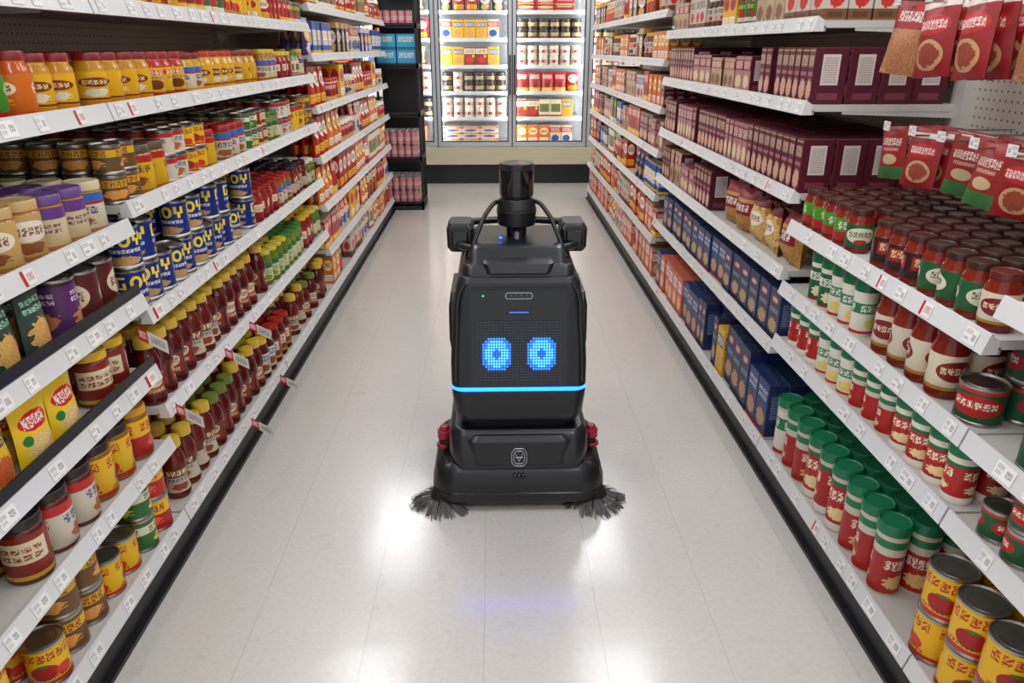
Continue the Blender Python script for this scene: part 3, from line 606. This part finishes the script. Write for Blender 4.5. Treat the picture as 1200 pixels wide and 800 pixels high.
# ------------------------------------------------------------------ freezers
FY = 8.4
FR = simple('freezer_frame', '#bcc0c2', .3, .3); FRD = simple('freezer_gasket', '#2e3032', .5); CREAM = simple('freezer_bumper', '#bdb498', .45); IN = simple('freezer_liner', '#e6eaec', .5)
DK = simple('freezer_kick', '#0f0f11', .4)
GL, nt, b = newmat('freezer_glass'); nt.nodes.remove(b)
tr = nt.nodes.new('ShaderNodeBsdfTransparent'); gl = nt.nodes.new('ShaderNodeBsdfGlossy'); gl.inputs['Roughness'].default_value = .03
mx = nt.nodes.new('ShaderNodeMixShader'); fz = nt.nodes.new('ShaderNodeFresnel'); fz.inputs[0].default_value = 1.35
nt.links.new(fz.outputs[0], mx.inputs[0]); nt.links.new(tr.outputs[0], mx.inputs[1]); nt.links.new(gl.outputs[0], mx.inputs[2])
nt.links.new(mx.outputs[0], nt.nodes['Material Output'].inputs[0])
TUBE = simple('freezer_led', '#ffffff', .5, emit='#f0f6ff', es=30)
f = Acc('freezer_case'); PX = .815; k0, k1 = -3, 3
xa, xb = .2+k0*PX, .2+k1*PX
f.box(xa, xb, FY+.02, FY+.85, 0, .2, DK); f.box(xa, xb, FY-.03, FY+.85, .215, .30, CREAM); f.box(xa, xb, FY-.005, FY+.05, .30, .40, CREAM)
f.box(xa, xb, FY+.02, FY+.85, .2, .215, DK)
f.box(xa, xb, FY+.8, FY+.85, .2, 2.3, IN); f.box(xa, xb, FY+.0, FY+.85, 2.12, 2.3, CREAM); f.box(xa, xb, FY+.05, FY+.8, .30, .42, IN)
FZ = [.42, .70, .97, 1.24, 1.51, 1.78]
for k in range(k0, k1+1):
    x = .2+k*PX
    f.box(x-.035, x+.035, FY+.03, FY+.10, .4, 2.12, FR)
    for sx in (-1, 1):
        f.box(x+sx*.03-.008, x+sx*.03+.008, FY+.10, FY+.118, .45, 2.1, TUBE)
    f.box(x-.006, x+.006, FY-.0, FY+.03, .4, 2.12, FRD)
    if k < k1:
        x0, x1 = x+.006, x+PX-.006
        for (p, q, r, s) in ((x0, x0+.034, .41, 2.11), (x1-.034, x1, .41, 2.11), (x0+.034, x1-.034, .41, .455), (x0+.034, x1-.034, 2.065, 2.11)):
            f.box(p, q, FY-.005, FY+.028, r, s, FR)
        for (p, q, r, s) in ((x0+.034, x0+.046, .455, 2.065), (x1-.046, x1-.034, .455, 2.065), (x0+.046, x1-.046, .455, .467)):
            f.box(p, q, FY-.002, FY+.026, r, s, FRD)
        f.quad([(x0+.04, FY+.01, .455), (x1-.04, FY+.01, .455), (x1-.04, FY+.01, 2.065), (x0+.04, FY+.01, 2.065)], GL)
        hx = x1-.018 if k % 2 else x0+.018
        f.box(hx-.008, hx+.008, FY-.04, FY-.025, .95, 1.35, DK); f.box(hx-.008, hx+.008, FY-.04, FY-.005, .95, .97, DK); f.box(hx-.008, hx+.008, FY-.04, FY-.005, 1.33, 1.35, DK)
        for z in FZ[1:]:
            f.box(x+.04, x+PX-.04, FY+.16, FY+.78, z-.012, z, IN); f.box(x+.04, x+PX-.04, FY+.155, FY+.16, z-.03, z+.008, RAIL)
f.build()
tubw = tub(.055, .1, label('tub_white', '#e0d6bc', [('rect', 0, 1, .3, .7, '#a83a28'), ('text', .1, .9, .35, .65, wht, 6, 1)]), '#e0dac8', '#e0d6bc')
tubk = tub(.055, .1, label('tub_black', '#32241e', [('rect', 0, 1, .25, .75, '#c8a870'), ('text', .1, .9, .35, .65, '#4a2a18', 6, 1)]), '#3c342e', '#322a26')
fb = {q: box(.16, .2, .06, L[q], None, '#c0b098') for q in ('a1', 'a3', 'a13', 'a8', 'a12', 'a2')}
fc = {q: box(.12, .12, .19, L[q], None, '#c8bca0') for q in ('a3', 'yelbox', 'a14', 'a8', 'a2', 'a1')}
fp = {q: pouch(.13, .2, .07, L[q], seed=3) for q in ('a1', 'a12', 'a15', 'a2')}
RF = random.Random(78)
for k in range(k0, k1):
    fa = Acc('frozen_food_stock'); x0 = .2+k*PX+.05; x1 = x0+PX-.1
    kinds = ['tk', 'b', 'c', 'tw', 'p', 'c']; RF.shuffle(kinds)
    for zi, z in enumerate(FZ):
        x = x0; kind = kinds[zi]
        while x < x1-.05:
            if kind == 'b': p = RF.choice(list(fb.values())); st = 3
            elif kind == 'c': p = RF.choice(list(fc.values())); st = 1
            elif kind == 'p': p = RF.choice(list(fp.values())); st = 1
            else: p = tubw if (kind == 'tw' or RF.random() < .25) else tubk; st = 2
            n = RF.randint(1, 3)
            for _ in range(n):
                if x+p['w'] > x1: break
                for d in range(3):
                    for s in range(st):
                        fa.add(p['t'], p['m'], X4(x+p['w']/2, FY+.18+p['d']/2+d*p['d'], z+.001+s*(p['h']+.001), -math.pi/2))
                x += p['w']+.004
            if x+.115 > x1: break
    fa.build()

# black display rack at the aisle end
rk = Acc('wire_display_rack'); x0, x1, y0, y1 = -1.04, -.66, 6.95, 7.35
for x in (x0, x1-.02):
    for y in (y0, y1-.02): rk.box(x, x+.02, y, y+.02, 0, 2.1, WIRE)
for z in (.06, .47, .86, 1.27, 1.6, 1.9):
    rk.box(x0, x1, y0, y0+.012, z-.02, z+.02, WIRE); rk.box(x0, x1, y0, y1, z-.008, z, WIRE); rk.box(x1-.012, x1, y0, y1, z-.02, z+.02, WIRE)
rk.box(x0, x1, y0, y1, 0, .05, WIRE)
rk.box(x0, x1, y1-.006, y1-.002, .05, 2.1, WIRE)
for i in range(7):
    yy = y0+.03+i*.055; rk.box(x1-.01, x1-.004, yy, yy+.004, .06, 1.9, WIRE)
rk.build()
pc = can(.03, .12, label('pink_can', '#d2888e', [('rect', 0, 1, .35, .6, '#efd6d2'), ('text', .1, .9, .38, .58, '#8a2030', 6, 1)]))
cyb = box(.1, .17, .13, label('cyan_box', '#3aa8d0', [('text', .1, .9, .5, .85, wht, 6, 1), ('rect', 0, 1, 0, .2, '#1c6a94')]), None, '#4ab4d8')
ra = Acc('display_rack_drinks')
for z in (.06, .47):
    for q in range(2):
        for i in range(5):
            for j in range(5): ra.add(pc['t'], pc['m'], X4(x0+.055+i*.064, y0+.06+j*.064, z+.002+q*.121))
for q in range(2):
    for i in range(2): ra.add(cyb['t'], cyb['m'], X4(x0+.1+i*.18, y0+.08, 1.272+q*.131, -math.pi/2))
for i in range(5): ra.add(pc['t'], pc['m'], X4(x0+.055+i*.064, y0+.06, 1.602))
ra.build()

# ------------------------------------------------------------------ robot
rob = bpy.data.objects.new('floor_cleaning_robot', None); scene.collection.objects.link(rob); rob.location = (.072, 2.06, 0)
BLK = simple('robot_shell_black', '#0e1015', .38, coat=.1); BLK2 = simple('robot_shell_satin', '#12151b', .32, coat=.2)
GLS = simple('robot_gloss_panel', '#06070a', .1, coat=.4); RUB = simple('robot_rubber', '#08080a', .7)
BLUE = simple('robot_blue_led', '#1060ff', .4, emit='#0c44ff', es=14)
REDM = simple('robot_red_roller', '#a01830', .35); SIL = simple('robot_silver', '#c4c6cc', .3, 1)
def addobj(name, me, mat, bevel=0, sub=0, smooth=True):
    o = bpy.data.objects.new(name, me); scene.collection.objects.link(o); o.parent = rob
    if mat: me.materials.append(mat)
    if smooth:
        for p in me.polygons: p.use_smooth = True
    if bevel:
        mo = o.modifiers.new('b', 'BEVEL'); mo.width = bevel; mo.segments = 3; mo.limit_method = 'ANGLE'; mo.angle_limit = math.radians(35)
        o.modifiers.new('wn', 'WEIGHTED_NORMAL')
    return o
def loft(name, secs, mat, bevel=.006, xc=0, n=6):
    bm = bmesh.new(); rings = []
    for (z, hw, yf, yb, cr) in secs:
        ring = []
        for (cx, cy, a0) in ((hw-cr, yf+cr, -90), (hw-cr, yb-cr, 0), (-hw+cr, yb-cr, 90), (-hw+cr, yf+cr, 180)):
            for i in range(n+1):
                a = math.radians(a0+90*i/n)
                ring.append(bm.verts.new((xc+cx+cr*math.cos(a), cy+cr*math.sin(a), z)))
        rings.append(ring)
    N = len(rings[0])
    for a, b_ in zip(rings, rings[1:]):
        for i in range(N): bm.faces.new((a[i], a[(i+1) % N], b_[(i+1) % N], b_[i]))
    bm.faces.new(rings[0][::-1]); bm.faces.new(rings[-1])
    bmesh.ops.recalc_face_normals(bm, faces=bm.faces[:])
    me = bpy.data.meshes.new(name); bm.to_mesh(me); bm.free()
    return addobj(name, me, mat, bevel)
def cyl(name, p0, p1, r0, r1, mat, n=28, bevel=.002):
    bm = bmesh.new(); p0, p1 = Vector(p0), Vector(p1); d = p1-p0
    bmesh.ops.create_cone(bm, cap_ends=True, segments=n, radius1=r0, radius2=r1, depth=d.length)
    M = Matrix.Translation((p0+p1)/2) @ d.to_track_quat('Z', 'Y').to_matrix().to_4x4()
    bmesh.ops.transform(bm, matrix=M, verts=bm.verts[:])
    me = bpy.data.meshes.new(name); bm.to_mesh(me); bm.free(); return addobj(name, me, mat, bevel)
def tube(name, pts, r, mat, cyclic=False):
    cu = bpy.data.curves.new(name, 'CURVE'); cu.dimensions = '3D'; cu.bevel_depth = r; cu.bevel_resolution = 4; cu.resolution_u = 10; cu.use_fill_caps = True
    sp = cu.splines.new('BEZIER'); sp.bezier_points.add(len(pts)-1)
    for q, p in zip(sp.bezier_points, pts): q.co = p; q.handle_left_type = q.handle_right_type = 'AUTO'
    sp.use_cyclic_u = cyclic
    o = bpy.data.objects.new(name, cu); scene.collection.objects.link(o); cu.materials.append(mat); o.parent = rob; return o

loft('bumper_skirt', [(.022, .268, .012, .42, .07), (.034, .284, .0, .43, .08), (.095, .284, .0, .43, .08), (.135, .274, .012, .42, .08), (.155, .25, .035, .40, .07)], BLK, .004)
loft('bumper_lip', [(.066, .2855, -.0015, .431, .082), (.070, .2855, -.0015, .431, .082)], GLS, 0)
loft('lower_cover', [(.145, .215, .02, .4, .05), (.20, .226, .022, .4, .05), (.255, .226, .04, .4, .05), (.275, .21, .06, .4, .04)], BLK2, .005)
loft('lower_cover_ridge', [(.165, .15, .012, .2, .03), (.245, .17, .022, .2, .03), (.262, .155, .04, .2, .03)], BLK, .004)
loft('waist', [(.26, .185, .085, .5, .05), (.335, .19, .08, .5, .05)], RUB, .003)
loft('chin', [(.30, .190, .060, .5, .04), (.335, .205, .04, .52, .04), (.405, .213, .044, .52, .04), (.418, .208, .05, .52, .04)], BLK, .004)
loft('light_strip', [(.417, .2125, .043, .3, .04), (.428, .2125, .044, .3, .04)], BLUE, 0)
def yf(z): return .046+(z-.43)*.16
loft('main_body', [(.428, .213, yf(.428), .54, .032), (.50, .214, yf(.5), .55, .032), (.60, .209, yf(.6), .55, .032), (.70, .199, yf(.7), .54, .032), (.748, .191, yf(.748)+.002, .53, .032), (.768, .178, yf(.765)+.014, .51, .032)], BLK, .003)
loft('rear_tank', [(.05, .2, .38, .62, .05), (.6, .2, .42, .62, .05), (.7, .17, .45, .6, .05)], BLK2, .006)
for s, nm in ((-1, 'shoulder_moulding_l'), (1, 'shoulder_moulding_r')):
    tube(nm, [(s*.165, yf(.755)+.006, .754), (s*.184, yf(.72)+.005, .715), (s*.191, yf(.62)+.005, .62), (s*.197, yf(.52)+.005, .52), (s*.199, yf(.45)+.005, .445)], .009, BLK2)
    loft('side_pod_'+('l' if s < 0 else 'r'), [(.50, .010, .16, .40, .008), (.55, .016, .14, .42, .012), (.66, .016, .15, .42, .012), (.70, .010, .18, .4, .008)], BLK2, .003, xc=s*.204)
def slab(name, x0, x1, z0, z1, off, mat, th=.006, cr=.012, uv=False):
    bm = bmesh.new(); n = 5; pts = []
    for (cx, cz, a0) in ((x1-cr, z0+cr, -90), (x1-cr, z1-cr, 0), (x0+cr, z1-cr, 90), (x0+cr, z0+cr, 180)):
        for i in range(n+1):
            a = math.radians(a0+90*i/n); pts.append((cx+cr*math.cos(a), cz+cr*math.sin(a)))
    fr = [bm.verts.new((x, yf(z)-off, z)) for x, z in pts]; bk = [bm.verts.new((x, yf(z)-off+th, z)) for x, z in pts]
    bm.faces.new(fr); N = len(fr)
    for i in range(N): bm.faces.new((fr[i], bk[i], bk[(i+1) % N], fr[(i+1) % N]))
    ul = bm.loops.layers.uv.new('UVMap')
    for f_ in bm.faces:
        for l in f_.loops: l[ul].uv = ((l.vert.co.x-x0)/(x1-x0), (l.vert.co.z-z0)/(z1-z0))
    bmesh.ops.recalc_face_normals(bm, faces=bm.faces[:])
    me = bpy.data.meshes.new(name); bm.to_mesh(me); bm.free(); return addobj(name, me, mat, 0, 0, False)
slab('face_bezel', -.156, .156, .434, .742, .004, BLK2, .01, .012)
slab('face_panel', -.147, .147, .438, .735, .0065, GLS, .006, .010)
LM, nt, b = newmat('robot_led_matrix'); g = G(nt); uvv = g.uv(); NX, NY = 32, 22
cell = g.v('FRACTION', g.v('MULTIPLY', uvv, (NX, NY, 0)))
dot = g.m('LESS_THAN', g.v('LENGTH', g.v('SUBTRACT', cell, (.5, .5, 0))), .40)
cc = g.v('DIVIDE', g.v('ADD', g.v('FLOOR', g.v('MULTIPLY', uvv, (NX, NY, 0))), (.5, .5, 0)), (NX, NY, 1))
def sup(cx, ru=.178, rv=.29):
    q = g.v('ABSOLUTE', g.v('DIVIDE', g.v('SUBTRACT', cc, (cx, .46, 0)), (ru, rv, 1)))
    s_ = g.sep(q); return g.m('LESS_THAN', g.m('ADD', g.m('POWER', s_[0], 2.6), g.m('POWER', s_[1], 2.6)), 1.0)
def pup(cx):
    q = g.v('DIVIDE', g.v('SUBTRACT', cc, (cx, .46, 0)), (.035, .08, 1)); return g.m('LESS_THAN', g.v('LENGTH', q), 1.0)
eye = g.m('MAXIMUM', sup(.235), sup(.765)); pu = g.m('MAXIMUM', pup(.235), pup(.765))
core = g.m('MAXIMUM', sup(.235, .13, .22), sup(.765, .13, .22))
ec = g.mix(core, C('#0e5ce0'), C('#3a98f8')); ec = g.mix(pu, ec, C('#1048b0'))
fill_ = g.m('ADD', g.m('MULTIPLY', dot, .88), .12)
on = g.m('MULTIPLY', eye, fill_)
b.inputs['Roughness'].default_value = .25
colr = g.mix(dot, C('#08090d'), C('#343a48')); nt.links.new(colr, b.inputs['Base Color'])
nt.links.new(ec, b.inputs['Emission Color']); nt.links.new(g.m('MULTIPLY', on, 3.8), b.inputs['Emission Strength'])
slab('led_face_display', -.131, .131, .452, .642, .0085, LM, .003, .004)
slab('camera_pill_rim', -.042, .042, .708, .728, .0085, SIL, .003, .0098)
slab('camera_pill', -.040, .040, .710, .726, .0095, GLS, .003, .0078)
for i, x in enumerate((-.024, -.008, .008, .024)): cyl('camera_lens_%d' % i, (x, yf(.718)-.0115, .718), (x, yf(.718)-.008, .718), .004, .004, simple('lens_%d' % i, '#4a5064', .05), 16, 0)
slab('status_light', -.03, .03, .666, .669, .009, simple('status_blue', '#3a78ff', .4, emit='#3a80ff', es=.7), .003, .0014)
slab('status_light_dark', -.04, .04, .655, .678, .0078, BLK2, .003, .01)
slab('green_led', -.112, -.108, .716, .72, .009, simple('green_led', '#30ff50', .4, emit='#30ff50', es=4), .003, .0018)
zc, r_ = .195, .024
def yl(z): return .012+(z-.165)*.125-.002
oct_ = [(r_*sx, zc+r_*1.25*sz) for sx, sz in ((-.55, -1), (.55, -1), (1, -.55), (1, .55), (.55, 1), (-.55, 1), (-1, .55), (-1, -.55))]
def poly(nm, P, cyc=True, r=.0016):
    cu = bpy.data.curves.new(nm, 'CURVE'); cu.dimensions = '3D'; cu.bevel_depth = r
    sp = cu.splines.new('POLY'); sp.points.add(len(P)-1)
    for q, (x, z) in zip(sp.points, P): q.co = (x, yl(z), z, 1)
    sp.use_cyclic_u = cyc; o = bpy.data.objects.new(nm, cu); scene.collection.objects.link(o); cu.materials.append(SIL); o.parent = rob
poly('badge_outline', oct_)
poly('badge_inner', [(x*.72, zc+(z-zc)*.72) for x, z in oct_])
poly('badge_v', [(-.012, zc+.014), (0, zc-.014), (.012, zc+.014)], False); poly('badge_bar', [(-.012, zc), (.012, zc)], False)
for x in (-.014, .0, .014): cyl('front_sensor_%d' % int(x*1000+20), (x, .0, .132), (x, .03, .132), .006, .006, GLS, 16, 0)
loft('top_collar', [(.755, .174, .115, .52, .03), (.785, .174, .125, .52, .03), (.80, .168, .14, .52, .03)], BLK, .003)
loft('top_lid', [(.795, .152, .145, .50, .025), (.835, .148, .20, .5, .025), (.845, .138, .225, .49, .025)], BLK2, .004)
loft('top_lid_recess', [(.78, .1, .112, .3, .02), (.806, .11, .125, .3, .02), (.815, .1, .15, .3, .02)], BLK, .003)
zr = .845
tube('handle_ring', [(-.205, .34, zr-.01), (-.17, .27, zr-.02), (0, .255, zr-.025), (.17, .27, zr-.02), (.205, .34, zr-.01), (.2, .5, zr), (.12, .56, zr), (-.12, .56, zr), (-.2, .5, zr)], .013, BLK2, True)
for s, nm in ((-1, 'l'), (1, 'r')):
    loft('side_camera_'+nm, [(.80, .034, .30, .40, .014), (.815, .042, .29, .42, .014), (.875, .044, .29, .42, .014), (.893, .034, .30, .41, .014)], BLK, .003, xc=s*.185)
    loft('side_camera_face_'+nm, [(.822, .027, .284, .30, .007), (.872, .027, .284, .30, .007)], GLS, .002, xc=s*.185)
    loft('handle_strut_'+nm, [(.72, .02, .36, .42, .01), (.82, .02, .36, .42, .01)], BLK, .003, xc=s*.16)
    tube('lidar_arm_'+nm, [(s*.03, .36, .935), (s*.06, .345, .955), (s*.095, .31, .93), (s*.125, .27, .875), (s*.155, .225, .80)], .0075, BLK)
cyl('lidar_stem', (0, .36, .70), (0, .36, .89), .03, .034, BLK)
cyl('lidar_spike', (0, .225, .775), (0, .345, .88), .006, .02, BLK2)
cyl('lidar_collar', (0, .36, .878), (0, .36, .93), .062, .066, BLK, 40, .004)
cyl('lidar_collar_upper', (0, .36, .93), (0, .36, .966), .066, .054, BLK, 40, .004)
cyl('lidar_gap', (0, .36, .966), (0, .36, .973), .048, .048, GLS, 40, 0)
cyl('lidar_puck', (0, .36, .973), (0, .36, 1.06), .056, .056, GLS, 48, .004)
cyl('lidar_cap', (0, .36, 1.055), (0, .36, 1.078), .057, .055, BLK2, 48, .003)
slab('handle_led', -.058, -.050, .853, .857, -.15, BLUE, .003, .001)
for s, nm in ((-1, 'l'), (1, 'r')):
    cyl('bumper_roller_'+nm, (s*.248, .16, .19), (s*.248, .16, .222), .024, .024, REDM, 24, .004)
    cyl('bumper_roller_top_'+nm, (s*.248, .16, .222), (s*.248, .16, .236), .018, .014, REDM, 24, .003)
    cyl('bumper_roller_low_'+nm, (s*.252, .15, .165), (s*.252, .15, .178), .024, .022, REDM, 24, .003)
    loft('roller_arm_'+nm, [(.172, .035, .13, .24, .015), (.19, .035, .13, .24, .015)], RUB, .003, xc=s*.23)
    cyl('brush_hub_'+nm, (s*.255, .055, .03), (s*.255, .055, .06), .04, .03, RUB)
    bm = bmesh.new(); rr = random.Random(5+s)
    for i in range(190):
        a = rr.choice(range(9))/9*2*math.pi+rr.uniform(-.22, .22); rl = rr.uniform(.08, .115); r0 = .025
        c0 = Vector((s*.255+r0*math.cos(a), .055+r0*math.sin(a), .034)); a2 = a+rr.uniform(-.12, .12)
        c1 = Vector((s*.255+rl*.7*math.cos(a2), .055+rl*.7*math.sin(a2), .022)); c2 = Vector((s*.255+rl*math.cos(a2+.08), .055+rl*math.sin(a2+.08), .003))
        t_ = Vector((-math.sin(a), math.cos(a), 0)); w0 = .0018
        vs = [bm.verts.new(p) for p in (c0-t_*w0, c0+t_*w0, c1+t_*w0*1.3, c1-t_*w0*1.3, c2-t_*w0, c2+t_*w0)]
        bm.faces.new((vs[0], vs[1], vs[2], vs[3])); bm.faces.new((vs[3], vs[2], vs[5], vs[4]))
    me = bpy.data.meshes.new('side_brush_'+nm); bm.to_mesh(me); bm.free(); addobj('side_brush_'+nm, me, simple('bristle_'+nm, '#4a4646', .6), 0, 0, False)
    cyl('drive_wheel_'+nm, (s*.15, .46, .07), (s*.19, .46, .07), .07, .07, RUB, 32, .006)
cyl('caster_wheel', (-.015, .14, .03), (.015, .14, .03), .03, .03, RUB, 24, .004)

# ------------------------------------------------------------------ camera
cam = bpy.data.cameras.new('camera'); co = bpy.data.objects.new('camera', cam); scene.collection.objects.link(co)
cam.sensor_width = 36; cam.lens = 26.0; cam.clip_start = .02
co.location = (0, 0, 1.42); co.rotation_euler = (math.radians(90-21.65), 0, math.radians(-1.35))
scene.camera = co
print('faces', sum(len(o.data.polygons) for o in scene.objects if o.type == 'MESH'))
